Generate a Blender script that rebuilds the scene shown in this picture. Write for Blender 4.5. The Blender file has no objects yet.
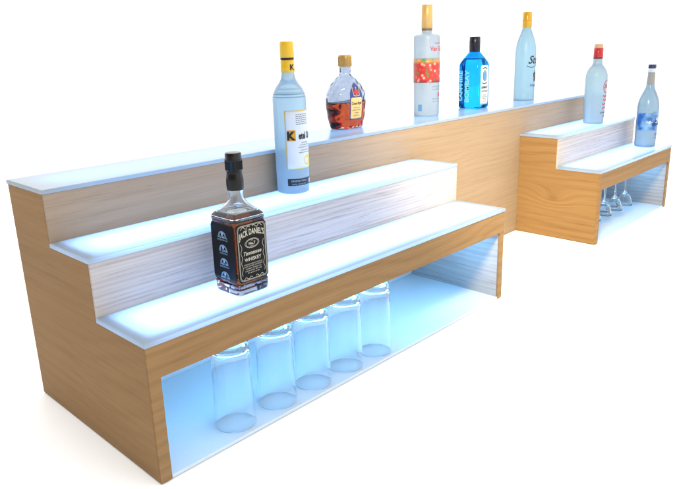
import bpy, math, random
from mathutils import Vector, Matrix
random.seed(4)
C = bpy.context.scene.collection
sc = bpy.context.scene
PI = math.pi

# ------------------------------------------------------------------ sizes (metres)
XA, XB, XC = 1.0096, 1.5878, 2.2326          # end of left tiers, start / end of right tiers
Y1, Y2, Y3 = 0.1456, 0.2833, 0.4320          # front of tier 2, tier 1, back
H1, H2, H3 = 0.4314, 0.3392, 0.2405          # top faces of the acrylic shelves
T = 0.020                                     # board thickness
SL, OV = 0.0073, 0.0015                       # acrylic thickness and overhang
ZO = H3 - SL - 0.0547                         # top of the cubby opening

# ------------------------------------------------------------------ mesh helpers
class MB:
    def __init__(s): s.v = []; s.f = []; s.sm = []
    def add(s, vs, fs, smooth=False):
        b = len(s.v); s.v += [tuple(p) for p in vs]
        for f in fs: s.f.append(tuple(i + b for i in f)); s.sm.append(smooth)
    def box(s, x0, x1, y0, y1, z0, z1):
        s.add([(x0,y0,z0),(x1,y0,z0),(x1,y1,z0),(x0,y1,z0),(x0,y0,z1),(x1,y0,z1),(x1,y1,z1),(x0,y1,z1)],
              [(0,3,2,1),(4,5,6,7),(0,1,5,4),(1,2,6,5),(2,3,7,6),(3,0,4,7)])
    def prism_x(s, poly, x0, x1):              # poly: (y, z), counter-clockwise seen from -X side
        n = len(poly)
        s.add([(x0,y,z) for y, z in poly] + [(x1,y,z) for y, z in poly],
              [tuple(range(n)), tuple(range(2*n-1, n-1, -1))] + [(i, n+i, n+(i+1)%n, (i+1)%n) for i in range(n)])
    def build(s, name, mat, parent=None, bevel=0, origin=None):
        me = bpy.data.meshes.new(name)
        o0 = Vector(origin) if origin else Vector((0,0,0))
        me.from_pydata([tuple(Vector(p) - o0) for p in s.v], [], s.f); me.update()
        for p, q in zip(me.polygons, s.sm): p.use_smooth = q
        o = bpy.data.objects.new(name, me); C.objects.link(o)
        if origin: o.location = o0
        if mat: me.materials.append(mat)
        if parent is not None: o.parent = parent
        import bmesh
        bm = bmesh.new(); bm.from_mesh(me)
        bmesh.ops.recalc_face_normals(bm, faces=bm.faces)
        bm.to_mesh(me); bm.free()
        if bevel:
            m = o.modifiers.new('edge', 'BEVEL'); m.width = bevel; m.segments = 2; m.limit_method = 'ANGLE'
        return o

def thing(name, label, cat, loc, group=None):
    o = bpy.data.objects.new(name, None); C.objects.link(o); o.location = loc
    o.empty_display_size = .02
    o['label'] = label; o['category'] = cat
    if group: o['group'] = group
    return o

def loft(mb, secs, N=48, cap0=True, cap1=True, smooth=True):
    """secs: list of (z, rx, ry, n) superellipse rings, from bottom to top"""
    vs = []
    for z, a, b, n in secs:
        for i in range(N):
            t = 2*PI*i/N; c, q = math.cos(t), math.sin(t)
            e = 2/n
            vs.append((a*math.copysign(abs(c)**e, c), b*math.copysign(abs(q)**e, q), z))
    fs = []
    m = len(secs)
    for k in range(m-1):
        for i in range(N):
            j = (i+1) % N
            fs.append((k*N+i, k*N+j, (k+1)*N+j, (k+1)*N+i))
    mb.add(vs, fs, smooth)
    if cap0: mb.add([vs[i] for i in range(N)], [tuple(range(N-1,-1,-1))])
    if cap1: mb.add([vs[(m-1)*N+i] for i in range(N)], [tuple(range(N))])

def smoothprof(pts, sub=4):
    """Catmull-Rom through (z, rx, ry, n) rows; a row repeated makes a crease"""
    out = []
    n = len(pts)
    for i in range(n-1):
        p0 = pts[max(i-1,0)]; p1 = pts[i]; p2 = pts[i+1]; p3 = pts[min(i+2,n-1)]
        if p1 == p2: continue
        for k in range(sub):
            t = k/sub
            out.append(tuple(.5*((2*b)+(-a+c)*t+(2*a-5*b+4*c-d)*t*t+(-a+3*b-3*c+d)*t**3) for a,b,c,d in zip(p0,p1,p2,p3)))
    out.append(pts[-1])
    return out

def at_z(secs, z):
    for a, b in zip(secs, secs[1:]):
        if a[0] <= z <= b[0] and b[0] > a[0]:
            t = (z-a[0])/(b[0]-a[0]); return [p+(q-p)*t for p, q in zip(a, b)]
    return list(secs[0] if z < secs[0][0] else secs[-1])

def surf(secs, rnd):
    """maps (s, z, off) -> point on the front (-Y) of a lofted body, s = arc length / x from the label centre"""
    def f(s, z, off):
        _, a, b, n = at_z(secs, z)
        if rnd:
            th = s/max(secs_r(secs), 1e-4); return ((a+off)*math.sin(th), -(b+off)*math.cos(th), z)
        x = max(-a*.999, min(a*.999, s))
        return (x, -b*(1-abs(x/a)**n)**(1/n) - off, z)
    return f
def secs_r(secs): return max(s[1] for s in secs)

def patch(name, fn, s0, s1, z0, z1, mat, parent, off=.0003, ns=28, nz=16, shape=None, corner=0):
    mb = MB(); vs = []; fs = []
    for k in range(nz+1):
        z = z0+(z1-z0)*k/nz
        ins = 0
        if corner:
            d = min(z-z0, z1-z)
            if d < corner: ins = corner - math.sqrt(max(0, corner**2-(corner-d)**2))
        a, b = (shape(z) if shape else (s0+ins, s1-ins))
        for i in range(ns+1): vs.append(fn(a+(b-a)*i/ns, z, off))
    W = ns+1
    for k in range(nz):
        for i in range(ns): fs.append((k*W+i, k*W+i+1, (k+1)*W+i+1, (k+1)*W+i))
    loop = [i for i in range(W)] + [k*W+ns for k in range(1, nz+1)] + [nz*W+i for i in range(ns-1,-1,-1)] + [k*W for k in range(nz-1,0,-1)]
    base = len(vs)
    nv = []
    for q in loop:
        k, i = divmod(q, W); z = z0+(z1-z0)*k/nz
        ins = 0
        if corner:
            d = min(z-z0, z1-z)
            if d < corner: ins = corner - math.sqrt(max(0, corner**2-(corner-d)**2))
        a, b = (shape(z) if shape else (s0+ins, s1-ins))
        nv.append(fn(a+(b-a)*i/ns, z, off-.00028))
    n = len(loop)
    for k in range(n):
        j = (k+1) % n; fs.append((loop[k], base+k, base+j, loop[j]))
    mb.add(vs+nv, fs, True)
    me = bpy.data.meshes.new(name); me.from_pydata(mb.v, [], mb.f); me.update()
    for p in me.polygons: p.use_smooth = True
    o = bpy.data.objects.new(name, me); C.objects.link(o); o.parent = parent; me.materials.append(mat)
    return o

def text_mesh(s, bold=0, shear=0, spacing=1):
    cu = bpy.data.curves.new('t', 'FONT'); cu.body = s; cu.align_x = 'CENTER'; cu.size = 1
    cu.offset = bold; cu.shear = shear; cu.space_character = spacing; cu.resolution_u = 3
    o = bpy.data.objects.new('t', cu); C.objects.link(o)
    dg = bpy.context.evaluated_depsgraph_get(); dg.update()
    me = o.evaluated_get(dg).to_mesh()
    vs = [tuple(v.co) for v in me.vertices]; fs = [tuple(p.vertices) for p in me.polygons]
    o.evaluated_get(dg).to_mesh_clear(); bpy.data.objects.remove(o); bpy.data.curves.remove(cu)
    return vs, fs

def write(mb, fn, s, sx, zx, h, width=None, bold=0, shear=0, arch=0, off=.0006, spacing=1, rot=False):
    """puts text s on a surface, centre sx, baseline zx, capital height h, optional total width"""
    vs, fs = text_mesh(s, bold, shear, spacing)
    if not vs: return
    x0 = min(v[0] for v in vs); x1 = max(v[0] for v in vs)
    k = h/.69; kx = (width/(x1-x0)) if width else k
    out = []
    for x, y, _ in vs:
        u = (x-(x0+x1)/2)*kx; w = y*k
        if arch: w -= arch*(u/( (x1-x0)*kx/2))**2
        if rot: u, w = -w, u
        out.append(fn(sx+u, zx+w, off))
    mb.add(out, fs)

def line(mb, fn, pts, wd, off=.0006, closed=False):
    """flat ribbon along (s, z) points"""
    n = len(pts); vs = []; fs = []
    for i, p in enumerate(pts):
        if closed: a, b = pts[i-1], pts[(i+1) % n]
        else: a, b = pts[max(i-1,0)], pts[min(i+1,n-1)]
        dx, dz = b[0]-a[0], b[1]-a[1]; L = math.hypot(dx, dz) or 1
        nx, nz = -dz/L*wd/2, dx/L*wd/2
        vs += [fn(p[0]+nx, p[1]+nz, off), fn(p[0]-nx, p[1]-nz, off)]
    for i in range(n if closed else n-1):
        j = (i+1) % n; fs.append((2*i, 2*i+1, 2*j+1, 2*j))
    mb.add(vs, fs)

def disc(mb, fn, cs, cz, rs, rz, off=.0005, n=20, rad=None):
    vs = [fn(cs, cz, off)]
    for i in range(n):
        t = 2*PI*i/n; k = rad(t) if rad else 1
        vs.append(fn(cs+rs*k*math.cos(t), cz+rz*k*math.sin(t), off))
    mb.add(vs, [(0, 1+i, 1+(i+1) % n) for i in range(n)])

# ------------------------------------------------------------------ materials
def lin(c): return tuple(((x/255)/12.92 if x/255 <= .04045 else ((x/255+.055)/1.055)**2.4) for x in c)
def new(name):
    m = bpy.data.materials.new(name); m.use_nodes = True; nt = m.node_tree
    for n in list(nt.nodes): nt.nodes.remove(n)
    out = nt.nodes.new('ShaderNodeOutputMaterial'); return m, nt, out
def N(nt, typ, **kw):
    n = nt.nodes.new(typ)
    for k, v in kw.items():
        if k in n.inputs.keys(): n.inputs[k].default_value = v
        else: setattr(n, k, v)
    return n
def math_(nt, op, a, b=None):
    n = nt.nodes.new('ShaderNodeMath'); n.operation = op
    for i, q in enumerate((a, b)):
        if q is None: continue
        if isinstance(q, (int, float)): n.inputs[i].default_value = q
        else: nt.links.new(q, n.inputs[i])
    return n.outputs[0]

def plain(name, col, rough=.4, metal=0, coat=0, var=.06, scale=60, spec=.5):
    m, nt, out = new(name); L = nt.links.new
    tc = N(nt, 'ShaderNodeTexCoord')
    no = N(nt, 'ShaderNodeTexNoise', Scale=scale); L(tc.outputs['Object'], no.inputs['Vector'])
    mx = N(nt, 'ShaderNodeMix', data_type='RGBA')
    mx.inputs['A'].default_value = (*[c*(1-var) for c in col], 1); mx.inputs['B'].default_value = (*[min(1, c*(1+var)) for c in col], 1)
    L(no.outputs['Fac'], mx.inputs['Factor'])
    b = N(nt, 'ShaderNodeBsdfPrincipled', Roughness=rough, Metallic=metal)
    b.inputs['Coat Weight'].default_value = coat; b.inputs['Specular IOR Level'].default_value = spec
    L(mx.outputs['Result'], b.inputs['Base Color']); L(b.outputs[0], out.inputs[0])
    return m

def wood(name, axis, light, dark, contrast=1.0, knot=None, seed=0.0, rough=.6, cath=7.0, freq=350.0, wf=(1.3, 4.0), sw=.34):
    """oak veneer, grain along axis ('x' or 'y'); knot = (u, z, size) in object coordinates"""
    m, nt, out = new(name); L = nt.links.new
    tc = N(nt, 'ShaderNodeTexCoord'); sp = N(nt, 'ShaderNodeSeparateXYZ'); L(tc.outputs['Object'], sp.inputs[0])
    u = sp.outputs['X' if axis == 'x' else 'Y']; w = sp.outputs['Y' if axis == 'x' else 'X']; z = sp.outputs['Z']
    zz = z
    if knot:
        du = math_(nt, 'DIVIDE', math_(nt, 'SUBTRACT', u, knot[0]), knot[2]*1.7)
        dz = math_(nt, 'DIVIDE', math_(nt, 'SUBTRACT', z, knot[1]), knot[2]*.8)
        rr = math_(nt, 'ADD', math_(nt, 'MULTIPLY', du, du), math_(nt, 'MULTIPLY', dz, dz))
        g = math_(nt, 'POWER', 2.718, math_(nt, 'MULTIPLY', rr, -1.0))
        zz = math_(nt, 'ADD', z, math_(nt, 'MULTIPLY', g, knot[2]*.9))
    def vec(au, aw, az, off=0.0):
        c = N(nt, 'ShaderNodeCombineXYZ')
        L(math_(nt, 'MULTIPLY_ADD', u, au) if False else math_(nt, 'ADD', math_(nt, 'MULTIPLY', u, au), off+seed), c.inputs[0])
        L(math_(nt, 'MULTIPLY', w, aw), c.inputs[1]); L(math_(nt, 'MULTIPLY', zz, az), c.inputs[2]); return c.outputs[0]
    # broad growth figure: sine of a warped height -> cathedral lines
    n1 = N(nt, 'ShaderNodeTexNoise', Scale=1.0, Detail=2.0); L(vec(wf[0], wf[0], wf[1]), n1.inputs['Vector'])
    ph = math_(nt, 'ADD', math_(nt, 'MULTIPLY', zz, freq), math_(nt, 'MULTIPLY', n1.outputs['Fac'], 6.283*cath))
    sn = math_(nt, 'SINE', ph); sn = math_(nt, 'ADD', math_(nt, 'MULTIPLY', sn, .5), .5)
    sn = math_(nt, 'POWER', sn, 2.2)
    # fine pores / streaks
    n2 = N(nt, 'ShaderNodeTexNoise', Scale=1.0, Detail=4.0, Roughness=.65); L(vec(9.0, 30.0, 430.0, 3.7), n2.inputs['Vector'])
    n3 = N(nt, 'ShaderNodeTexNoise', Scale=1.0, Detail=3.0); L(vec(1.3, 8.0, 150.0, 9.1), n3.inputs['Vector'])
    n4 = N(nt, 'ShaderNodeTexNoise', Scale=2.0, Detail=2.0); L(vec(1.0, 1.0, 3.0, 5.0), n4.inputs['Vector'])
    pores = N(nt, 'ShaderNodeMapRange'); pores.inputs['From Min'].default_value = .54; pores.inputs['From Max'].default_value = .66
    L(n2.outputs['Fac'], pores.inputs['Value'])
    st = N(nt, 'ShaderNodeMapRange'); st.inputs['From Min'].default_value = .40; st.inputs['From Max'].default_value = .68
    L(n3.outputs['Fac'], st.inputs['Value'])
    f = math_(nt, 'ADD', math_(nt, 'MULTIPLY', pores.outputs[0], .62*contrast), math_(nt, 'MULTIPLY', st.outputs[0], .36*contrast))
    f = math_(nt, 'ADD', f, math_(nt, 'MULTIPLY', sn, sw*contrast))
    if knot:
        core = math_(nt, 'POWER', 2.718, math_(nt, 'MULTIPLY', rr, -14.0))
        f = math_(nt, 'ADD', f, math_(nt, 'MULTIPLY', core, .55))
    mx = N(nt, 'ShaderNodeMix', data_type='RGBA'); mx.clamp_factor = True
    mx.inputs['A'].default_value = (*light, 1); mx.inputs['B'].default_value = (*dark, 1); L(f, mx.inputs['Factor'])
    hs = N(nt, 'ShaderNodeHueSaturation'); L(mx.outputs['Result'], hs.inputs['Color'])
    L(math_(nt, 'ADD', math_(nt, 'MULTIPLY', n4.outputs['Fac'], .35), .83), hs.inputs['Value'])
    b = N(nt, 'ShaderNodeBsdfPrincipled', Roughness=rough); L(hs.outputs[0], b.inputs['Base Color'])
    b.inputs['Specular IOR Level'].default_value = .06
    bp = N(nt, 'ShaderNodeBump', Strength=.12, Distance=.0004); bp.invert = True
    L(f, bp.inputs['Height']); L(bp.outputs[0], b.inputs['Normal']); L(b.outputs[0], out.inputs[0])
    return m

def emit(name, col, st):
    m, nt, out = new(name); e = N(nt, 'ShaderNodeEmission', Strength=st); e.inputs['Color'].default_value = (*col, 1)
    nt.links.new(e.outputs[0], out.inputs[0]); return m

def acrylic(name):
    m, nt, out = new(name); L = nt.links.new
    d = N(nt, 'ShaderNodeBsdfDiffuse'); d.inputs['Color'].default_value = (.35, .42, .49, 1)
    t = N(nt, 'ShaderNodeBsdfTranslucent'); t.inputs['Color'].default_value = (.80, .84, .88, 1)
    mx = N(nt, 'ShaderNodeMixShader', Fac=.52); L(d.outputs[0], mx.inputs[1]); L(t.outputs[0], mx.inputs[2])
    g = N(nt, 'ShaderNodeBsdfGlossy', Roughness=.22); fr = N(nt, 'ShaderNodeFresnel', IOR=1.27)
    m2 = N(nt, 'ShaderNodeMixShader'); L(fr.outputs[0], m2.inputs[0]); L(mx.outputs[0], m2.inputs[1]); L(g.outputs[0], m2.inputs[2])
    L(m2.outputs[0], out.inputs[0]); return m

def glass(name, col=(1,1,1), rough=0.0, ior=1.45, bump=None):
    m, nt, out = new(name); L = nt.links.new
    g = N(nt, 'ShaderNodeBsdfGlass', Roughness=rough, IOR=ior); g.inputs['Color'].default_value = (*col, 1)
    if bump:
        tc = N(nt, 'ShaderNodeTexCoord'); mp = N(nt, 'ShaderNodeMapping'); L(tc.outputs['Object'], mp.inputs[0])
        if bump == 'cut':
            w1 = N(nt, 'ShaderNodeTexWave', Scale=15.0); w2 = N(nt, 'ShaderNodeTexWave', Scale=15.0)
            mp.inputs['Rotation'].default_value = (0, math.radians(45), 0)
            mp2 = N(nt, 'ShaderNodeMapping'); mp2.inputs['Rotation'].default_value = (0, math.radians(-45), 0); L(tc.outputs['Object'], mp2.inputs[0])
            L(mp.outputs[0], w1.inputs[0]); L(mp2.outputs[0], w2.inputs[0])
            h = math_(nt, 'MULTIPLY', w1.outputs['Fac'], w2.outputs['Fac']); dist = .0018
        else:
            n = N(nt, 'ShaderNodeTexNoise', Scale=70.0); L(mp.outputs[0], n.inputs['Vector']); h = n.outputs['Fac']; dist = .002
        bp = N(nt, 'ShaderNodeBump', Strength=1.0 if bump == 'cut' else .3, Distance=dist); L(h, bp.inputs['Height']); L(bp.outputs[0], g.inputs['Normal'])
    L(g.outputs[0], out.inputs[0]); return m

def frosted(name, col, tr, rough=.38, top=None, zr=None):
    """satin-etched glass full of clear spirit: scatters light through, soft coat"""
    m, nt, out = new(name); L = nt.links.new
    d = N(nt, 'ShaderNodeBsdfDiffuse'); t = N(nt, 'ShaderNodeBsdfTranslucent')
    d.inputs['Color'].default_value = (*col, 1); t.inputs['Color'].default_value = (*tr, 1)
    tc = N(nt, 'ShaderNodeTexCoord'); no = N(nt, 'ShaderNodeTexNoise', Scale=35.0, Detail=3.0); L(tc.outputs['Object'], no.inputs['Vector'])
    fac = math_(nt, 'ADD', math_(nt, 'MULTIPLY', no.outputs['Fac'], .2), .45)
    mx = N(nt, 'ShaderNodeMixShader'); L(fac, mx.inputs[0]); L(d.outputs[0], mx.inputs[1]); L(t.outputs[0], mx.inputs[2])
    rg = N(nt, 'ShaderNodeBsdfRefraction', Roughness=.22, IOR=1.25); rg.inputs['Color'].default_value = (*[min(1, c*1.5) for c in tr], 1)
    m1 = N(nt, 'ShaderNodeMixShader', Fac=.26); L(mx.outputs[0], m1.inputs[1]); L(rg.outputs[0], m1.inputs[2])
    g = N(nt, 'ShaderNodeBsdfGlossy', Roughness=rough); fr = N(nt, 'ShaderNodeFresnel', IOR=1.45)
    m2 = N(nt, 'ShaderNodeMixShader'); L(fr.outputs[0], m2.inputs[0]); L(m1.outputs[0], m2.inputs[1]); L(g.outputs[0], m2.inputs[2])
    L(m2.outputs[0], out.inputs[0]); return m

OAK_L, OAK_D = (.272, .162, .074), (.176, .100, .042)
M = {}
M['side_l'] = wood('oak_side', 'y', OAK_L, OAK_D, .62, seed=1.3, cath=6, freq=210, sw=.2, wf=(2.2, 3.5))
M['side'] = wood('oak_side_knot', 'y', OAK_L, OAK_D, .8, knot=(.155, .135, .040), seed=4.1, cath=5, freq=270, sw=.28)
M['front'] = wood('oak_front', 'x', OAK_L, OAK_D, .85, seed=2.2, cath=5, freq=260, wf=(1.6,3))
M['riser'] = wood('oak_riser_led_pale', 'x', (.46,.42,.40), (.22,.19,.175), .7, seed=7.7, cath=5, freq=820, wf=(.9,4), sw=.24)  # oak paled and greyed: the LED glow is put into its colour
M['panel'] = wood('oak_panel', 'x', (.300,.222,.156), (.205,.150,.102), .65, seed=11.7, cath=7, freq=300, wf=(1.6,3), sw=.2)
M['inner'] = wood('oak_inner_led_pale', 'y', (.42,.39,.38), (.24,.21,.20), .8, seed=5.5, cath=5, freq=420, sw=.25)  # same oak, whitened so its colour carries the cubby's LED light
M['acrylic'] = acrylic('frosted_acrylic')
M['laminate'] = plain('white_laminate', (.53,.56,.58), .3, scale=300, var=.03)
M['led'] = emit('led_light_panel', (.27,.52,1.0), 11.0)
M['ledblue'] = emit('led_light_strip', (.15,.52,1.0), 16.0)
M['ledtop'] = emit('led_light_panel_top', (.16,.50,1.0), 2.8)
M['floor'] = plain('white_floor', (.96,.96,.96), .7, scale=5, var=.005)

# ------------------------------------------------------------------ setting
mb = MB(); mb.add([(-40,-40,0),(60,-40,0),(60,60,0),(-40,60,0)], [(0,1,2,3)])
fl = mb.build('floor', M['floor']); fl['kind'] = 'structure'

# ------------------------------------------------------------------ the stepped display
disp = thing('bottle_display', 'oak bar display stepped in three tiers, with glowing white shelves and two open cubbies', 'bar display', (0,0,0))
E_ = .0045        # front boards' edge thickness over the side panels
zb = SL
def part(name, mat, fn, parent=disp, bevel=.0006):
    m = MB(); fn(m); return m.build(name, mat, parent, bevel)
G = .002          # stands just off the floor
# side panels
part('side_panel', M['side_l'], lambda m: m.prism_x([(E_,G),(Y3,G),(Y3,H1-SL),(Y2+E_,H1-SL),(Y2+E_,H2-SL),(Y1+E_,H2-SL),(Y1+E_,H3-SL),(E_,H3-SL)], 0, T))
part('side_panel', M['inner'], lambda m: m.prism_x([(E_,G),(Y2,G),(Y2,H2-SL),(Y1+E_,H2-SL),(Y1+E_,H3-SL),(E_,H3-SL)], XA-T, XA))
part('side_panel', M['side'], lambda m: m.prism_x([(E_,G),(Y2,G),(Y2,H2-SL),(Y1+E_,H2-SL),(Y1+E_,H3-SL),(E_,H3-SL)], XB, XB+T))
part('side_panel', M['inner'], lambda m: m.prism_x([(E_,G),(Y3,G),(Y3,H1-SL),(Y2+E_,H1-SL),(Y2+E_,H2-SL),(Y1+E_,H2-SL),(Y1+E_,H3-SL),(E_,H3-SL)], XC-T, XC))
# long front board of the top tier, back board
part('riser_board', M['panel'], lambda m: (m.box(.0004, XC-.0004, Y2, Y2+E_, G+.001, H1-SL-.0003)))
part('back_board', M['front'], lambda m: m.box(T, XC-T, Y3-.012, Y3-.0005, G, H1-SL-.001))
for x0, x1 in ((0, XA), (XB, XC)):
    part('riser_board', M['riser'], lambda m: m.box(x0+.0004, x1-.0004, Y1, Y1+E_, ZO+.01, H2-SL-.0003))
    # front frame: apron with slim stiles beside the opening
    def frame(m):
        m.box(x0, x1, 0, E_, ZO, H3-SL)
        m.box(x0, x0+T, 0, E_, G, ZO); m.box(x1-T, x1, 0, E_, G, ZO)
        m.box(x0+T, x1-T, E_, T, ZO, H3-SL-.03)
    fr_ = MB(); vs = []
    # one outline with the opening cut out, extruded
    o = [(x0,G),(x0+T,G),(x0+T,ZO),(x1-T,ZO),(x1-T,G),(x1,G),(x1,H3-SL),(x0,H3-SL)]
    n = len(o)
    fr_.add([(x,0,z) for x, z in o]+[(x,E_,z) for x, z in o], [(0,1,2,7),(2,3,6,7),(3,4,5,6)]+[(n+a,n+b,n+c,n+d) for a,b,c,d in ((7,2,1,0),(7,6,3,2),(6,5,4,3))]
            + [(i,(i+1)%n,n+(i+1)%n,n+i) for i in range(n)])
    fr_.build('front_frame', M['front'], disp, .0006)
    part('apron_board', M['front'], lambda m: m.box(x0+T, x1-T, E_+.0003, T, ZO+.0008, H3-SL-.004))
    part('cubby_floor', M['laminate'], lambda m: m.box(x0+T+.0003, x1-T-.0003, .0006, Y2-.006, G, .0075))
    part('cubby_back', M['laminate'], lambda m: m.box(x0+T+.0003, x1-T-.0003, Y2-.005, Y2-.0005, G, ZO+.03))
    part('cubby_ceiling', M['laminate'], lambda m: m.box(x0+T+.0003, x1-T-.0003, T+.001, Y2-.006, ZO+.012, ZO+.018))
    # blue strip along the cubby ceiling, behind the apron
    part('led_strip', M['ledblue'], lambda m: (m.box(x0+T+.03, x1-T-.03, .036, .094, ZO+.0070, ZO+.0115)), bevel=0)

def slab(x0, x1, y0, y1, h):
    """frosted sheet: top face, edges and an underside rim where it sits on the boards"""
    m = MB(); r = .010; b = .0012
    P = [(x0,y0),(x1,y0),(x1,y1),(x0,y1)]; I = [(x0+b,y0+b),(x1-b,y0+b),(x1-b,y1-b),(x0+b,y1-b)]; U = [(x0+r,y0+r),(x1-r,y0+r),(x1-r,y1-r),(x0+r,y1-r)]
    vs = [(x,y,h) for x,y in I]+[(x,y,h-b) for x,y in P]+[(x,y,h-SL) for x,y in P]+[(x,y,h-SL) for x,y in U]
    fs = [(0,1,2,3)]
    for i in range(4):
        j = (i+1) % 4
        fs += [(i,4+i,4+j,j),(4+i,8+i,8+j,4+j),(8+i,12+i,12+j,8+j)]
    m.add(vs, fs)
    o = m.build('acrylic_shelf', M['acrylic'], disp)
    # normals outward: top face up
    if o.data.polygons[0].normal.z < 0: o.data.flip_normals()
    return o
def led(x0, x1, y0, y1, z, mat='led'):
    part('led_panel', M[mat], lambda m: m.box(x0, x1, y0, y1, z-.004, z), bevel=0)
slab(-OV, XC+OV, Y2-OV, Y3+OV, H1); led(.040, XC-.03, Y2+.026, Y3-.03, H1-SL-.022, 'ledtop')
for x0, x1 in ((0, XA), (XB, XC)):
    slab(x0-OV, x1+OV, Y1-OV, Y2-.0002, H2); led(x0+.030, x1-.030, Y1+.023, Y2-.018, H2-SL-.022)
    slab(x0-OV, x1+OV, -OV, Y1-.0002, H3); led(x0+.030, x1-.030, .023, Y1-.018, H3-SL-.022)

# ------------------------------------------------------------------ bottles
def alb(r, g, b, k=1.7): return tuple(min(.9, c/k) for c in lin((r,g,b)))
def P(name, rgb, rough=.4, metal=0, coat=0, k=1.45, var=.05, spec=.4):
    if name not in M: M[name] = plain(name, alb(*rgb, k), rough, metal, coat, var, spec=spec)
    return M[name]
def body(name, secs, mat, par, N_=64):
    m = MB(); loft(m, secs, N_); return m.build(name, mat, par)
def shell(name, secs, wall, mat, par, base=.006, N_=64, level=None):
    """bottle wall with a real inner surface"""
    m = MB(); loft(m, secs, N_, cap0=True, cap1=False)
    inn = [(max(z, secs[0][0]+base), max(a-wall,.002), max(b-wall,.002), n) for z, a, b, n in secs if z > secs[0][0]+base*.6]
    full = list(inn)
    if level: inn = [tuple(at_z(inn, level))] + [q for q in inn if q[0] > level+.001]
    z, a, b, n = inn[0]; inn = [(z, a*.72, b*.72, n), (z+.0002, a*.93, b*.93, n), (z+.0014, a, b, n)] + [q for q in inn if q[0] > z+.0018]
    k0 = len(m.v)
    loft(m, inn, N_, cap0=True, cap1=False)
    m2 = MB(); 
    # close the lip
    top_o = (secs[-1]); top_i = inn[-1]
    vs = []
    for z, a, b, n in (top_o, top_i):
        for i in range(N_):
            t = 2*PI*i/N_; c, q = math.cos(t), math.sin(t); e = 2/n
            vs.append((a*math.copysign(abs(c)**e, c), b*math.copysign(abs(q)**e, q), z))
    m.add(vs, [(i,(i+1)%N_,N_+(i+1)%N_,N_+i) for i in range(N_)])
    me = bpy.data.meshes.new(name); me.from_pydata(m.v, [], m.f); me.update()
    import bmesh
    bm = bmesh.new(); bm.from_mesh(me); bmesh.ops.remove_doubles(bm, verts=bm.verts, dist=1e-6)
    bmesh.ops.recalc_face_normals(bm, faces=bm.faces); bm.to_mesh(me); bm.free()
    for p in me.polygons: p.use_smooth = len(p.vertices) == 4
    o = bpy.data.objects.new(name, me); C.objects.link(o); o.parent = par; me.materials.append(mat)
    return o, full
def liquid(name, inn, ztop, mat, par, gap=-.0012):
    # fills the bottle up to its level; the glass around it carries the refraction
    q = [(z, a, b, n) for z, a, b, n in inn if z < ztop-.0015]
    z, a, b, n = q[0]; q = [(z, a*.90, b*.90, n), (z+.0008, a*.97, b*.97, n)] + q[1:]
    z, a, b, n = at_z(inn, ztop); q.append((ztop-.0006, a, b, n))
    return body(name, q, mat, par)

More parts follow.
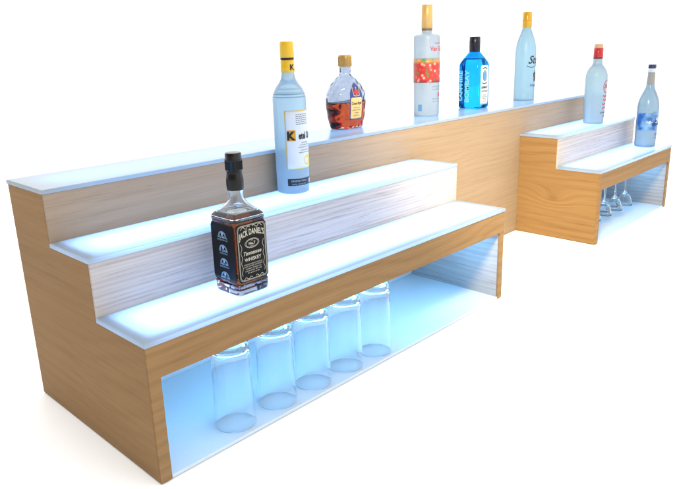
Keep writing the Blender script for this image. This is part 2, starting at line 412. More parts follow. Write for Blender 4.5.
# -- square whiskey bottle ------------------------------------------------
def whiskey():
    t = thing('whiskey_bottle', 'square bottle of dark whiskey with black label and black cap on the front shelf', 'liquor bottle', (.2345, .0690, H3+.0003), 'liquor bottles on the lit shelves'); t.scale = (1.0, 1.0, 1.023)
    w = .0348
    A = [(0,w*.90,w*.90,7),(.0018,w*.97,w*.97,7),(.005,w*.985,w*.985,8),(.011,w,w,8),(.020,w,w,8),(.0215,w*.975,w*.975,8),(.125,w*.985,w*.985,8),(.1275,w,w,8),(.131,w*1.0,w*1.0,8),
         (.1345,w*.97,w*.97,7),(.141,w*.80,w*.80,5),(.149,w*.56,w*.56,3),(.156,w*.435,w*.435,2.2),(.163,.0128,.0128,2),(.170,.0125,.0125,2),(.178,.0135,.0135,2),(.190,.0138,.0138,2),(.206,.0118,.0118,2)]
    secs = A
    o, inn = shell('glass_body', smoothprof(A[:9]+A[8:], 3), .0028, glass('whiskey_glass', (.93,.96,.98)), t, base=.010, level=.1375)
    liquid('whiskey', inn, .1375, glass('dark_whiskey', (.50,.19,.04), ior=1.01), t)
    flat = w*.985
    fn = lambda s, z, off: (s, -(flat+off+.0002), z)
    fl_ = lambda s, z, off: (-(flat+off+.0002), -s, z)     # left face
    blk = P('black_label', (13,12,14), .45, spec=.15); cream = P('cream_ink', (214,208,190), .5); ink2 = P('pale_blue_ink', (170,200,225), .5)
    lab = patch('front_label', fn, -w*.91, w*.91, .024, .123, blk, t, corner=.004, ns=24, nz=24)
    m = MB()
    for d in (.0022, .0036):
        a, z0, z1 = w*.91-d, .024+d, .123-d; r = .007
        pts = []
        for cx, cz, a0 in ((a-r, z1-r, 0), (-a+r, z1-r, 90), (-a+r, z0+r, 180), (a-r, z0+r, 270)):
            for k in range(6):
                q = math.radians(a0+k*18); pts.append((cx+r*math.cos(q), cz+r*math.sin(q)))
        line(m, fn, pts, .00055, closed=True)
    # scrolls
    for sx in (-1, 1):
        line(m, fn, [(sx*(.003+.020*k/12), .1165+.0022*math.sin(k*.9)) for k in range(13)], .0008)
        line(m, fn, [(sx*(.004+.018*k/12), .0300+.0018*math.sin(k*.9)) for k in range(13)], .0007)
    write(m, fn, "JACK DANIEL'S", 0, .1035, .0098, width=.0535, bold=.018, arch=.0055)
    for k, r in enumerate((1.0, .86)):
        line(m, fn, [(r*.0150*math.cos(2*PI*i/40), .0885+r*.0078*math.sin(2*PI*i/40)) for i in range(40)], .0006, closed=True)
    write(m, fn, "Old", 0, .0925, .0018); write(m, fn, "No.7", 0, .0862, .0046, width=.014, bold=.02); write(m, fn, "BRAND", 0, .0831, .0016)
    write(m, fn, "Tennessee", 0, .0695, .0066, width=.038, shear=.35, bold=.012)
    write(m, fn, "WHISKEY", 0, .0590, .0058, width=.036, bold=.015)
    for k, (z, wd) in enumerate(((.0525,.040),(.0490,.040),(.0450,.034),(.0412,.036),(.0374,.026))):
        write(m, fn, ["DISTILLED AND BOTTLED BY", "JACK DANIEL DISTILLERY", "LYNCHBURG, TENNESSEE U.S.A.", "SOUR MASH  40% VOL", "EST. & REG. IN 1866"][k], 0, z, .0020, width=wd)
    for sx in (-1, 1):
        line(m, fn, [(sx*(.0235+.0014*math.sin(k*.8)), .036+.0022*k) for k in range(26)], .0006)
    m.build('lettering', cream, lab)
    lab2 = patch('side_label', fl_, -w*.90, w*.90, .024, .123, blk, t, corner=.003)
    m = MB()
    for k in range(4):
        zc = .102-.0235*k
        for r in (.0100, .0080):
            line(m, fl_, [(r*math.cos(PI*i/12), zc+r*.75*math.sin(PI*i/12)) for i in range(13)], .0009)
        write(m, fl_, ["GOLD MEDAL","ST. LOUIS","LIEGE 1905","GHENT 1913"][k], 0, zc-.0038, .0034, width=(.026,.024,.022,.025)[k], bold=.02)
        write(m, fl_, ['EXPOSITION 1904','WORLDS FAIR','EXPOSITION','AWARD MEDAL'][k], 0, zc-.0082, .0024, width=(.028,.022,.024,.026)[k])
        disc(m, fl_, 0, zc+.0030, .0026, .0030, off=.0006, n=12, rad=lambda q, k=k: 1+.25*math.sin((3+k)*q))
    m.build('lettering', ink2, lab2)
    blackp = P('black_plastic', (12,11,13), .3, spec=.3)
    m = MB(); loft(m, smoothprof([(.1745,.0142,.0142,2),(.182,.0148,.0148,2),(.192,.0146,.0146,2),(.201,.0130,.0130,2),(.2055,.0128,.0128,2)],4), 40, cap0=False)
    m.build('neck_seal', blackp, t)
    m = MB(); loft(m, [(.2058,.0128,.0128,2),(.2065,.0142,.0142,2),(.2235,.0142,.0142,2),(.2238,.0146,.0146,2),(.2262,.0146,.0146,2),(.2266,.0138,.0138,2),(.2345,.0136,.0136,2),(.2358,.0124,.0124,2)], 40)
    for i in range(40):
        a = 2*PI*i/40; c, s = math.cos(a), math.sin(a)
        m.add([(c*.0141-s*.0003, s*.0141+c*.0003, .208),(c*.0141+s*.0003, s*.0141-c*.0003, .208),(c*.0147, s*.0147, .208),(c*.0141-s*.0003, s*.0141+c*.0003, .2225),(c*.0141+s*.0003, s*.0141-c*.0003, .2225),(c*.0147, s*.0147, .2225)],[(0,2,5,3),(2,1,4,5)])
    m.build('cap', blackp, t)
    return t
whiskey()

def rad(rows, n=2): return [(z, r, r, n) for z, r in rows]

# -- tall frosted bottle, yellow cap --------------------------------------
def yellow_cap():
    t = thing('vodka_bottle', 'tall frosted vodka bottle with yellow cap and white yellow-edged label, left on the middle tier', 'liquor bottle', (.5365, .2590-.018, H2+.0003), 'liquor bottles on the lit shelves')
    t.location = BL['ket']
    R_ = .0360
    secs = smoothprof(rad([(0,.030),(.002,.0335),(.007,.0350),(.04,.0355),(.14,.0360),(.19,R_),(.208,.0348),(.222,.0295),(.233,.0215),(.243,.0158),(.255,.0136),(.262,.0136)]), 4)
    body('frosted_body', secs, frosted('blue_frost', (.40,.54,.65), (.58,.77,.92)), t)
    for z in (.212, .206):
        m = MB(); _, a, b, n = at_z(secs, z); loft(m, rad([(z-.0012,a+.0002),(z,a+.0008),(z+.0012,a-.0002)]), 48, False, False); m.build('ring', M['frost_ring'], t)
    fn = surf(secs, True)
    yel = P('yellow_plastic', (250,196,20), .35, coat=.2); 
    edge = patch('label_border', fn, -.0385, .0385, .0550, .1790, P('yellow_ink', (240,205,70), .5), t, off=.0004)
    lab = patch('front_label', fn, -.0365, .0365, .0570, .1770, P('white_label', (226,234,242), .45), t, off=.0007)
    m = MB()
    write(m, fn, "etel One", .0120, .1190, .0140, width=.044, bold=.035, off=.0012)
    m.add(*ribbon_lines(fn, .0, [.170,.166,.162,.158,.154,.150], .030, .0010)); 
    for k, z in enumerate((.110,.105,.100,.094,.089)): write(m, fn, ["VODKA","CITROEN","DISTILLED FROM WHEAT","HANDCRAFTED","PRODUCT OF HOLLAND"][k], .006, z, .0024, width=(.02,.026,.034,.024,.032)[k], off=.0012)
    m.build('lettering', P('black_ink', (24,22,26), .5), lab)
    m = MB(); m.add([fn(-.0345,.1155,.0010),fn(-.0255,.1155,.0010),fn(-.0165,.1155,.0010),fn(-.0165,.1385,.0010),fn(-.0255,.1385,.0010),fn(-.0345,.1385,.0010)],[(0,1,4,5),(1,2,3,4)])
    m.build('emblem', P('amber_ink', (226,164,30), .5), lab)
    m = MB(); write(m, fn, "K", -.0255, .1185, .0165, bold=.05, off=.0016); m.build('lettering', P('black_ink', (24,22,26), .5), lab)
    m = MB(); 
    disc(m, fn, .019, .072, .017, .0125, off=.0011, rad=lambda q: 1+.04*math.sin(3*q)); m.build('lemon', P('lemon_ink', (247,220,70), .5), lab)
    m = MB()
    for k in range(7):
        a0 = k*PI/3.5; line(m, fn, [(.019+r_*math.cos(a0)*.014, .072+r_*math.sin(a0)*.010) for r_ in (.2,.6,.95)], .0012, off=.0014)
    m.build('lemon_segments', P('pale_lemon', (255,245,180), .5), lab)
    l2 = patch('lower_label', fn, -.038, .034, .0195, .0345, P('dark_label', (22,24,34), .45), t, off=.0005)
    m = MB(); write(m, fn, "IMPORTED VODKA", -.012, .0275, .0042, width=.036, off=.0010); write(m, fn, "750 ML  40% ALC/VOL", -.012, .0215, .0026, width=.034, off=.0010)
    disc(m, fn, .020, .027, .0048, .0052, off=.0010)
    m.build('lettering', P('pale_blue_ink', (170,200,225), .5), l2)
    m = MB(); loft(m, rad([(.2555,.0146),(.2560,.0150),(.2785,.0148),(.2790,.0140),(.2800,.0140),(.2805,.0150)]), 40)
    m.build('neck_sleeve', yel, t)
    m = MB(); write(m, surf(rad([(0,.0152),(1,.0152)]), True), "K", 0, .2605, .0110, bold=.04, off=.0003); m.build('lettering', P('black_ink', (24,22,26), .5), t)
    m = MB(); loft(m, rad([(.2808,.0143),(.2850,.0143)]), 40); m.build('dark_ring', P('black_ink', (24,22,26), .5), t)
    m = MB(); loft(m, rad([(.2853,.0146),(.2860,.0150),(.3120,.0147),(.3165,.0144),(.3180,.0125)]), 40); m.build('cap', yel, t)
    return t
def ribbon_lines(fn, c, zs, w, h):
    vs = []; fs = []
    rnd = random.Random(3)
    for z in zs:
        x = c-w/2
        while x < c+w/2:
            l = rnd.uniform(.002,.006); b = len(vs)
            vs += [fn(x,z,.0012),fn(x+l,z,.0012),fn(x+l,z+h,.0012),fn(x,z+h,.0012)]; fs.append((b,b+1,b+2,b+3)); x += l+rnd.uniform(.001,.002)
    return vs, fs
M['frost_ring'] = frosted('frost_ring', (.28,.38,.46), (.4,.55,.7))

# base centres of the bottles (on their shelves)
BL = {'ket': (.5232,.2455,H2+.0003), 'crown': (.8590,.3975,H1+.0003), 'vg': (1.2053,.3915,H1+.0003), 'bomb': (1.4631,.3915,H1+.0003),
      'stoli': (1.7815,.3830,H1+.0003), 'red': (1.9651,.1973,H2+.0003), 'goose': (2.1500,.0710,H3+.0003)}
SCL = {'crown': 1.017, 'vg': .981, 'bomb': 1.02, 'stoli': 1.01}

# -- cut-glass flask -------------------------------------------------------
def flask():
    t = thing('whisky_flask', 'squat cut glass whisky flask with gold cap and cream crest label, half full of amber', 'liquor bottle', BL['crown'], 'liquor bottles on the lit shelves'); t.scale = (SCL['crown'],)*3
    A = [(0,.042,.026,2.6),(.002,.046,.029,2.6),(.008,.049,.031,2.6),(.035,.0565,.035,2.5),(.065,.0605,.0375,2.4),(.088,.0590,.037,2.3),(.108,.0500,.032,2.2),(.122,.0350,.0255,2.1),(.132,.0225,.019,2),(.138,.0160,.0150,2),(.146,.0148,.0148,2),(.164,.0148,.0148,2)]
    secs = smoothprof(A, 4)
    o, inn = shell('glass_body', secs, .0035, glass('cut_glass', (.74,.78,.84), bump='cut'), t, level=.066)
    liquid('whisky', inn, .066, glass('amber_whisky', (.74,.27,.09), ior=1.01), t)
    fn = surf(secs, False)
    def shp(z):
        w = .0225
        if z > .088: w *= max(.05, 1-((z-.088)/.030)**1.6)
        return (-w, w)
    lab = patch('crest_label', fn, -.022, .022, .024, .116, P('royal_blue_label', (46,62,140), .4), t, off=.0006, shape=shp, ns=20, nz=30)
    lab2 = patch('paper_label', fn, -.0205, .0205, .0260, .0800, P('cream_label', (232,205,140), .5), t, off=.0010, corner=.003)
    m = MB(); write(m, fn, "Crown Royal", 0, .0620, .0075, width=.036, bold=.02, shear=.2, off=.0015)
    for k, z in enumerate((.053,.047,.040,.033)): write(m, fn, ["FINE DE LUXE","BLENDED CANADIAN","WHISKY","IMPORTED"][k], 0, z, .0026, width=(.022,.030,.016,.020)[k], off=.0015)
    m.build('lettering', P('brown_ink', (80,45,30), .5), lab2)
    m = MB(); disc(m, fn, 0, .0925, .0085, .0065, off=.0012); m.build('emblem', P('red_ink', (196,52,34), .5), lab)
    m = MB()
    for k in (-1, 0, 1):
        line(m, fn, [(k*.010, .0855),(k*.0125,.1035)], .0018, off=.0014); disc(m, fn, k*.0125, .1045, .0018, .0018, off=.0014)
    line(m, fn, [(-.012,.0850),(0,.0835),(.012,.0850)], .0022, off=.0014)
    m.build('crown_emblem', P('gold_ink', (226,180,90), .4), lab)
    m = MB(); loft(m, rad([(.1560,.0160),(.1568,.0172),(.1835,.0168),(.1850,.0155)]), 40)
    for i in range(36):
        a = 2*PI*i/36; c, s = math.cos(a), math.sin(a)
        m.add([(c*.0170-s*.0005, s*.0170+c*.0005, .158),(c*.0170+s*.0005, s*.0170-c*.0005, .158),(c*.0178, s*.0178, .158),(c*.0168-s*.0005, s*.0168+c*.0005, .181),(c*.0168+s*.0005, s*.0168-c*.0005, .181),(c*.0175, s*.0175, .181)],[(0,2,5,3),(2,1,4,5)])
    m.build('cap', P('gold_plastic', (186,150,84), .35, metal=.3, k=1.3), t)
    return t

# -- straight bottle with fruit band --------------------------------------
def fruit_material():
    m, nt, out = new('fruit_print'); L = nt.links.new
    tc = N(nt, 'ShaderNodeTexCoord'); sp = N(nt, 'ShaderNodeSeparateXYZ'); L(tc.outputs['Object'], sp.inputs[0])
    v = N(nt, 'ShaderNodeTexVoronoi', Scale=62.0); L(tc.outputs['Object'], v.inputs['Vector'])
    cr = N(nt, 'ShaderNodeValToRGB'); L(v.outputs['Distance'], cr.inputs[0])
    e = cr.color_ramp.elements; e[0].position = .12; e[0].color = (*alb(244,200,190), 1); e[1].position = .3; e[1].color = (*alb(222,66,58), 1)
    q = e.new(.62); q.color = (*alb(190,30,34), 1); q = e.new(.78); q.color = (*alb(120,120,60), 1)
    n = N(nt, 'ShaderNodeTexNoise', Scale=90.0, Detail=2.0); L(tc.outputs['Object'], n.inputs['Vector'])
    c2 = N(nt, 'ShaderNodeValToRGB'); L(n.outputs['Fac'], c2.inputs[0]); e = c2.color_ramp.elements
    e[0].position = .35; e[0].color = (*alb(60,150,110), 1); e[1].position = .62; e[1].color = (*alb(230,150,60), 1)
    gt = N(nt, 'ShaderNodeMapRange'); gt.inputs['From Min'].default_value = .1540; gt.inputs['From Max'].default_value = .163; L(sp.outputs['Z'], gt.inputs['Value'])
    mx = N(nt, 'ShaderNodeMix', data_type='RGBA'); L(gt.outputs[0], mx.inputs['Factor']); L(cr.outputs[0], mx.inputs['A']); L(c2.outputs[0], mx.inputs['B'])
    b = N(nt, 'ShaderNodeBsdfPrincipled', Roughness=.4); L(mx.outputs['Result'], b.inputs['Base Color']); L(b.outputs[0], out.inputs[0]); return m
def fruit_bottle():
    t = thing('vodka_bottle', 'tall straight bottle with square shoulders, pale gold cap and a band of red fruit', 'liquor bottle', BL['vg'], 'liquor bottles on the lit shelves'); t.scale = (SCL['vg'],)*3
    secs = rad([(0,.0355),(.0015,.0378),(.006,.0388),(.10,.0394),(.226,.0398),(.233,.0394),(.2365,.0375),(.2385,.034),(.2400,.027),(.2415,.020),(.2440,.0160),(.2480,.0150),(.2640,.0148)])
    body('frosted_body', secs, frosted('pale_frost', (.40,.46,.56), (.56,.65,.80)), t)
    fn = surf(secs, True)
    band = patch('fruit_band', fn, -.105, .105, .1000, .1700, fruit_material(), t, off=.0004, ns=64, nz=6)
    m = MB(); write(m, fn, "Van Gogh", .004, .1920, .0125, width=.062, bold=.02, off=.0008); write(m, fn, "VINCENT", .002, .2110, .0048, off=.0008, width=.03)
    m.build('lettering', P('red_ink', (196,52,34), .5), t)
    m = MB(); disc(m, fn, .008, .0640, .0045, .0070, off=.0008); m.build('red_mark', P('red_ink', (196,52,34), .5), t)
    m = MB()
    for k, z in enumerate((.086,.078)): write(m, fn, ["POMEGRANATE","FLAVORED VODKA"][k], .006, z, .0038, width=.05, off=.0008)
    m.build('small_lettering', P('grey_ink', (120,125,150), .5), t); m = MB()
    for k, z in enumerate((.050,.042)): write(m, fn, ["IMPORTED FROM HOLLAND","750 ML  35% ALC/VOL"][k], .006, z, .0038, width=.05, off=.0008)
    m.build('bottom_lettering', P('grey_ink', (120,125,150), .5), t)
    m = MB()
    vs, fs = [], []
    for i in range(5):
        for k in range(2): vs.append(fn(-.064+.003*i*1.1, .016+.020*k, .0006))
    m.add(vs, [(2*i,2*i+2,2*i+3,2*i+1) for i in range(4)]); m.build('blue_stamp', P('blue_ink', (92,150,205), .5), t)
    m = MB(); loft(m, rad([(.2560,.0158),(.2566,.0168),(.3225,.0165),(.3238,.0155)]), 40); m.build('cap', P('pale_gold', (214,178,112), .35, metal=.25, k=1.4), t)
    m = MB(); loft(m, rad([(.2500,.0152),(.2505,.0164),(.2556,.0164),(.2559,.0158)]), 40); m.build('cork_ring', P('cork_brown', (120,100,75), .5), t)
    return t

# -- blue gin bottle -------------------------------------------------------
def gin():
    t = thing('gin_bottle', 'short square-shouldered translucent blue gin bottle with black cap and white front label', 'liquor bottle', BL['bomb'], 'liquor bottles on the lit shelves'); t.scale = (SCL['bomb'],)*3
    a, b = .0370, .0390
    A = [(0,a*.90,b*.90,5),(.002,a*.96,b*.96,5),(.006,a,b,5.5),(.100,a,b,5.5),(.134,a*.99,b*.99,5.5),(.142,a*.93,b*.93,5),(.160,a*.66,b*.66,3.5),(.172,.0175,.0175,2.4),(.178,.0150,.0150,2),(.200,.0145,.0145,2)]
    secs = smoothprof(A[:3],3)[:-1]+A[2:5]+smoothprof(A[5:],4)
    o, inn = shell('glass_body', secs, .0030, glass('blue_glass', (.14,.66,.88), bump='soft'), t, level=.150)
    liquid('gin', inn, .150, glass('clear_gin', (.70,.92,1.0), ior=1.01), t)
    fn = surf(secs, False)
    fl_ = lambda s, z, off: (-(a+off), -s, z)
    lab = patch('front_label', fn, -.0215, .0215, .0120, .1330, P('silver_label', (214,224,232), .4), t, off=.0006, corner=.003)
    m = MB(); write(m, fn, "BOMBAY", 0, .0620, .0065, width=.034, bold=.03, off=.0012); write(m, fn, "SAPPHIRE", 0, .0510, .0050, width=.034, off=.0012)
    for k, z in enumerate((.040,.034,.028,.021)): write(m, fn, ["DISTILLED","LONDON DRY GIN","IMPORTED","47% ALC/VOL"][k], 0, z, .0028, width=(.02,.032,.018,.024)[k], off=.0012)
    line(m, fn, [(.0100*math.cos(2*PI*i/32), .1010+.0160*math.sin(2*PI*i/32)) for i in range(32)], .0014, off=.0012, closed=True)
    line(m, fn, [(-.014+.0028*i, .1225+.003*math.sin(PI*i/10)) for i in range(11)], .0026, off=.0012)
    line(m, fn, [(-.014+.0028*i, .0800-.003*math.sin(PI*i/10)) for i in range(11)], .0026, off=.0012)
    m.build('lettering', P('black_ink', (24,22,26), .5), lab)
    m = MB(); disc(m, fn, 0, .1010, .0082, .0138, off=.0012); m.build('emblem', P('blue_ink', (92,150,205), .5), lab)
    m = MB(); write(m, fl_, "BOMBAY", .006, .070, .0150, width=.100, bold=.03, off=.0006, rot=True)
    write(m, fl_, "SAPPHIRE", -.018, .070, .0110, width=.095, bold=.02, off=.0006, rot=True)
    for v in range(0): pass
    m.build('side_lettering', P('light_blue_ink', (120,205,240), .35), t)
    m = MB(); loft(m, rad([(.1740,.0158),(.1748,.0172),(.2180,.0172),(.2205,.0150)]), 40)
    m.build('cap', P('navy_plastic', (14,20,42), .3, spec=.3), t)
    m = MB(); loft(m, rad([(.2020,.0174),(.2040,.0180),(.2060,.0174)]), 40, False, False); m.build('cap_ring', P('black_plastic', (14,13,15), .28), t)
    return t

# -- smooth-shouldered frosted bottle, gold cap ----------------------------
def gold_cap():
    t = thing('vodka_bottle', 'frosted blue vodka bottle with long sloping shoulders and gold cap on the top tier', 'liquor bottle', BL['stoli'], 'liquor bottles on the lit shelves'); t.scale = (SCL['stoli'],)*3
    secs = smoothprof(rad([(0,.0330),(.002,.0350),(.007,.0360),(.08,.0364),(.150,.0366),(.180,.0352),(.205,.0300),(.225,.0225),(.240,.0170),(.252,.0150),(.262,.0148)]), 4)
    body('frosted_body', secs, frosted('sky_frost', (.34,.48,.61), (.50,.69,.88)), t)
    fn = surf(secs, True)
    m = MB(); write(m, fn, "Stoli", .004, .1270, .0260, width=.066, shear=.35, bold=.02, off=.0006)
    line(m, fn, [(-.034+.0068*i, .1200-.006*math.sin(i*.55)) for i in range(11)], .0022, off=.0006)
    m.build('lettering', P('black_ink', (24,22,26), .5), t)
    m = MB(); write(m, fn, "VANIL", .002, .0480, .0085, width=.044, bold=.03, off=.0006); m.build('small_lettering', P('deep_blue_ink', (40,95,170), .5), t)
    m = MB(); disc(m, fn, .006, .0840, .0120, .0200, off=.0005, rad=lambda q: 1+.18*math.sin(5*q)); m.build('emblem', P('dark_ink', (48,38,40), .5), t)
    m = MB(); disc(m, fn, .012, .0760, .0060, .0090, off=.0008); m.build('emblem_centre', P('orange_ink', (230,140,50), .5), t)
    m = MB(); loft(m, rad([(.2480,.0152),(.2490,.0166),(.2985,.0162),(.3000,.0148)]), 40)
    m.build('cap', P('gold_foil', (214,168,50), .3, metal=.35, k=1.3, var=.25), t)
    m = MB(); loft(m, rad([(.2690,.0164),(.2700,.0172),(.2715,.0164)]), 40, False, False); m.build('cap_ring', P('orange_ink', (230,140,50), .5), t)
    return t

# -- frosted bottle, red cap -----------------------------------------------
def red_cap():
    t = thing('vodka_bottle', 'frosted vodka bottle with red cap and red oval emblem, on the right-hand middle step', 'liquor bottle', BL['red'], 'liquor bottles on the lit shelves')
    secs = smoothprof(rad([(0,.0310),(.002,.0335),(.008,.0348),(.08,.0370),(.155,.0382),(.175,.0372),(.192,.0310),(.203,.0225),(.212,.0172),(.222,.0155),(.245,.0150)]), 4)
    body('frosted_body', secs, frosted('grey_frost', (.38,.46,.52), (.54,.67,.76)), t)
    fn = surf(secs, True)
    m = MB(); line(m, fn, [(.004+.0195*math.cos(2*PI*i/36), .1330+.0225*math.sin(2*PI*i/36)) for i in range(36)], .0030, off=.0006, closed=True)
    write(m, fn, "Stoli", .004, .1280, .0150, width=.033, shear=.3, bold=.03, off=.0006)
    for k in range(4): line(m, fn, [(-.016+.004*i+.002*(k%2), .0990-.0135*k+.0035*math.sin(i*1.7+k)) for i in range(11)], .0036, off=.0006)
    m.build('lettering', P('red_ink', (196,52,34), .5), t)
    m = MB(); write(m, fn, "RUSSIAN VODKA", .004, .0380, .0060, width=.050, bold=.02, off=.0006); write(m, fn, "80 PROOF", .004, .0260, .0045, width=.028, off=.0006)
    m.build('small_lettering', P('dark_ink', (48,38,40), .5), t)
    m = MB(); loft(m, rad([(.2330,.0156),(.2340,.0168),(.2650,.0165),(.2655,.0158)]), 40); m.build('cap', P('red_plastic', (196,34,38), .35, coat=.2), t)
    m = MB(); loft(m, rad([(.2290,.0152),(.2295,.0166),(.2325,.0166),(.2329,.0156)]), 40); m.build('cap_ring', P('dark_red', (110,24,34), .4), t)
    m = MB(); loft(m, rad([(.2656,.0150),(.2660,.0156),(.2775,.0152),(.2800,.0130)]), 40); m.build('cap_top', P('tan_plastic', (216,176,146), .4), t)
    return t

# -- clear-blue bottle with a dark blue cap --------------------------------
def blue_cap():
    t = thing('vodka_bottle', 'slim pale bottle with dark blue cap and a blue picture of flying geese', 'liquor bottle', BL['goose'], 'liquor bottles on the lit shelves')
    secs = smoothprof(rad([(0,.0325),(.002,.0352),(.008,.0368),(.05,.0374),(.130,.0378),(.158,.0370),(.180,.0320),(.198,.0245),(.212,.0180),(.228,.0142),(.250,.0128),(.275,.0124),(.290,.0124)]), 4)
    body('frosted_body', secs, frosted('silver_frost', (.30,.37,.43), (.48,.62,.75), rough=.22), t)
    fn = surf(secs, True)
    sea = patch('picture_band', fn, -.085, .060, .064, .128, sea_material(), t, off=.0004, ns=56, nz=20)
    m = MB()
    for cx, cz, sz in ((-.010,.100,.019),(.022,.112,.012),(-.038,.094,.012)):
        pts = [(-1,.15),(-.55,.55),(-.15,.30),(.1,.75),(.45,.95),(.25,.30),(.9,.20),(1.15,.32),(.9,.02),(.3,-.08),(.1,-.7),(-.2,-.95),(-.15,-.15),(-.6,-.1)]
        vs = [fn(cx+sz*.1, cz+sz*.1, .0008)]+[fn(cx+x*sz, cz+y*sz*.62, .0008) for x, y in pts]
        m.add(vs, [(0,1+i,1+(i+1)%len(pts)) for i in range(len(pts))])
    m.build('flying_geese', P('white_ink', (228,238,246), .5), sea)
    m = MB(); write(m, fn, "GREY GOOSE", .000, .0820, .0090, width=.056, bold=.03, shear=.2, off=.0010)
    disc(m, fn, -.012, .098, .006, .0030, off=.0011, n=12)
    m.build('lettering', P('navy_ink', (18,32,92), .5), sea)
    m = MB(); write(m, fn, "VODKA", 0, .0460, .0062, width=.030, off=.0006, bold=.02); write(m, fn, "DISTILLED IN FRANCE", 0, .0340, .0034, width=.040, off=.0006)
    m.build('small_lettering', P('deep_blue_ink', (40,95,170), .5), t)
    m = MB(); loft(m, rad([(.2870,.0128),(.2874,.0140),(.3000,.0138),(.3010,.0130)]), 40); m.build('cap', P('navy_cap', (24,40,96), .3, coat=.3), t)
    m = MB(); loft(m, rad([(.2730,.0126),(.2735,.0136),(.2860,.0136),(.2868,.0130)]), 40); m.build('neck_band', P('white_label', (226,234,242), .45), t)
    m = MB(); loft(m, rad([(.2300,.0146),(.2400,.0140),(.2500,.0134),(.2725,.0130)]), 40, False, False); m.build('neck_sleeve', P('grey_sleeve', (160,160,158), .45), t)
    return t
def sea_material():
    m, nt, out = new('sky_print'); L = nt.links.new
    tc = N(nt, 'ShaderNodeTexCoord'); n = N(nt, 'ShaderNodeTexNoise', Scale=45.0, Detail=4.0); L(tc.outputs['Object'], n.inputs['Vector'])
    c2 = N(nt, 'ShaderNodeValToRGB'); L(n.outputs['Fac'], c2.inputs[0]); e = c2.color_ramp.elements
    e[0].position = .38; e[0].color = (*alb(40,110,200), 1); e[1].position = .66; e[1].color = (*alb(150,205,240), 1)
    b = N(nt, 'ShaderNodeBsdfPrincipled', Roughness=.35); L(c2.outputs[0], b.inputs['Base Color']); L(b.outputs[0], out.inputs[0]); return m

yellow_cap(); flask(); fruit_bottle(); gin(); gold_cap(); red_cap(); blue_cap()

# ------------------------------------------------------------------ glasses
def tumbler_mesh():
    # stood upside down: rim at z = 0, thick base on top
    prof = [(.0350,.0010),(.0355,.0002),(.0362,.0002),(.0366,.0012),(.0352,.060),(.0338,.120),(.0328,.1500),(.0322,.1535),(.0305,.1555),(.0270,.1560),(.0,.1545)]
    inner = [(.0,.1385),(.0200,.1400),(.0285,.1370),(.0308,.1320),(.0318,.110),(.0334,.060),(.0348,.0025)]
    return prof, inner
def revolve(name, ring, mat, par=None, N_=48):
    """ring: closed profile list (r, z); points with r=0 are poles"""
    m = MB(); vs = []; idx = []
    for r, z in ring:
        if r == 0: idx.append([len(vs)]*N_); vs.append((0,0,z))
        else:
            idx.append([len(vs)+i for i in range(N_)]); vs += [(r*math.cos(2*PI*i/N_), r*math.sin(2*PI*i/N_), z) for i in range(N_)]
    fs = []
    k = len(ring)
    for a in range(k):
        b = (a+1) % k
        if ring[a][0] == 0 and ring[b][0] == 0: continue
        for i in range(N_):
            j = (i+1) % N_
            q = [idx[a][i], idx[a][j], idx[b][j], idx[b][i]]
            q2 = []
            for v in q:
                if v not in q2: q2.append(v)
            fs.append(tuple(q2))
    m.add(vs, fs, True)
    return m.build(name, mat, par)
clear = glass('clear_glass', (1,1,1), ior=1.28)
prof, inner = tumbler_mesh()
ordn = ['nearest the left end of the row', 'second from the left', 'middle one of five', 'second from the right', 'at the right end of the row']
first = None
TUM = [(.1800,.0461),(.2784,.0461),(.3716,.0455),(.4650,.0455),(.5560,.0445)]
for (x, y), w in zip(TUM, ordn):
    if first is None:
        o = first = revolve('tumbler', prof+inner, clear)
    else:
        o = first.copy(); C.objects.link(o)
    o.location = (x, y, .0078)
    o['label'] = 'clear upturned tumbler in the left cubby, '+w; o['category'] = 'glass'; o['group'] = 'tumblers in the left cubby'

# hanging stemware, feet held by the cubby rack
ZF = ZO + .0060
rack = MB()
WX = [1.7256, 1.8180, 1.9110, 2.0040]
xs = [WX[0]-.046]+[(a+b)/2 for a, b in zip(WX, WX[1:])]+[WX[-1]+.046]
for x in xs:
    rack.box(x-.0030, x+.0030, T+.004, .20, ZF-.0018, ZO+.0119)
    rack.box(x-.0200, x+.0200, T+.004, .20, ZF-.0032, ZF-.0008)
rack.build('glass_rack', M['laminate'], disp)
def wine():
    zf = ZF                                   # foot rests on the rack flanges
    zr = .043                                 # rim height
    hb = .046                                 # bowl height
    # profile from foot (top) down to rim, outer then inner
    out_ = [(.0, zf+.0022),(.0290, zf+.0022),(.0295, zf+.0012),(.0285, zf+.0002),(.0110, zf-.0014),(.0040, zf-.0080),(.0030, zf-.0200),(.0030, zr+hb+.012),(.0045, zr+hb+.004),
            (.0110, zr+hb-.0035),(.0185, zr+hb-.012),(.0235, zr+.022),(.0262, zr+.010),(.0275, zr)]
    inn_ = [(.0265, zr),(.0251, zr+.010),(.0224, zr+.022),(.0173, zr+hb-.0127),(.0098, zr+hb-.0062),(.0, zr+hb-.0030)]
    return out_+inn_
first = None
for x, w in zip(WX, ['almost hidden behind the cubby side', 'second in from the cubby side', 'third in from the cubby side', 'farthest right of the four']):
    if first is None: o = first = revolve('wine_glass', wine(), clear)
    else: o = first.copy(); C.objects.link(o)
    o.location = (x, .072, 0)
    o['label'] = 'wine glass hanging in the right cubby, '+w; o['category'] = 'wine glass'; o['group'] = 'wine glasses hanging in the right cubby'

# ------------------------------------------------------------------ light
w = bpy.data.worlds.new('World'); sc.world = w; w.use_nodes = True
nt = w.node_tree; bg = nt.nodes['Background']; bg.inputs[0].default_value = (1.0, .995, .985, 1)
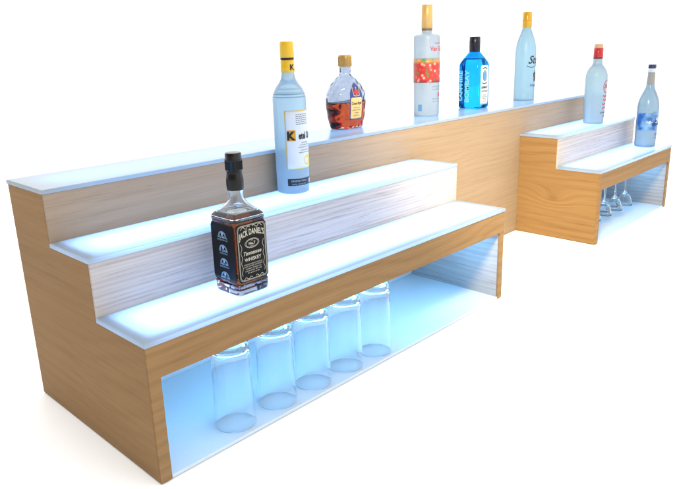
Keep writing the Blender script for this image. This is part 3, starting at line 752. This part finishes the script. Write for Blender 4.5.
# white surround; the dimming behind and left is added to shade the left end panel
tc = nt.nodes.new('ShaderNodeTexCoord'); dp = nt.nodes.new('ShaderNodeVectorMath'); dp.operation = 'DOT_PRODUCT'
dp.inputs[1].default_value = Vector((-.97, -.20, -.15)).normalized(); nt.links.new(tc.outputs['Generated'], dp.inputs[0])
mr = nt.nodes.new('ShaderNodeMapRange'); mr.interpolation_type = 'SMOOTHSTEP'
mr.inputs['From Min'].default_value = .12; mr.inputs['From Max'].default_value = .75; mr.inputs['To Min'].default_value = 2.05; mr.inputs['To Max'].default_value = .3
nt.links.new(dp.outputs['Value'], mr.inputs['Value']); nt.links.new(mr.outputs[0], bg.inputs[1])
def area(name, loc, target, size, power, col, spread=180):
    l = bpy.data.lights.new(name, 'AREA'); l.shape = 'DISK'; l.size = size; l.energy = power; l.color = col; l.spread = math.radians(spread)
    o = bpy.data.objects.new(name, l); C.objects.link(o); o.location = loc
    o.rotation_euler = (Vector(target)-Vector(loc)).to_track_quat('-Z', 'Y').to_euler(); return o
area('gap_fill_lamp', (.45, -.40, 1.02), (1.46, .20, .17), .25, 5.8, (1.0, .83, .50), 62)  # added unseen warm lamp, brightens the centre gap and right-hand unit

# ------------------------------------------------------------------ camera
cam = bpy.data.cameras.new('camera'); co = bpy.data.objects.new('camera', cam); C.objects.link(co); sc.camera = co
r = Vector((.686499,-.726617,-.02732)); u = Vector((.222228,.173887,.959363)); f = Vector((.692339,.664673,-.280848))
mt = Matrix((( r.x, u.x, -f.x, -.42494), (r.y, u.y, -f.y, -.81736), (r.z, u.z, -f.z, .65525), (0,0,0,1)))
co.matrix_world = mt
cam.sensor_width = 36; cam.lens = 657.822/675*36
cam.shift_x = (337.5-344.849)/675; cam.shift_y = (233.195-244.5)/675
cam.clip_start = .01; cam.clip_end = 500

sc.view_settings.view_transform = 'Standard'; sc.view_settings.look = 'None'; sc.view_settings.exposure = 0; sc.view_settings.gamma = 1
sc.render.engine = 'CYCLES'
cy = sc.cycles
cy.max_bounces = 14; cy.transmission_bounces = 12; cy.diffuse_bounces = 5; cy.glossy_bounces = 6; cy.transparent_max_bounces = 12
cy.use_denoising = True; cy.sample_clamp_indirect = 60; cy.blur_glossy = .6
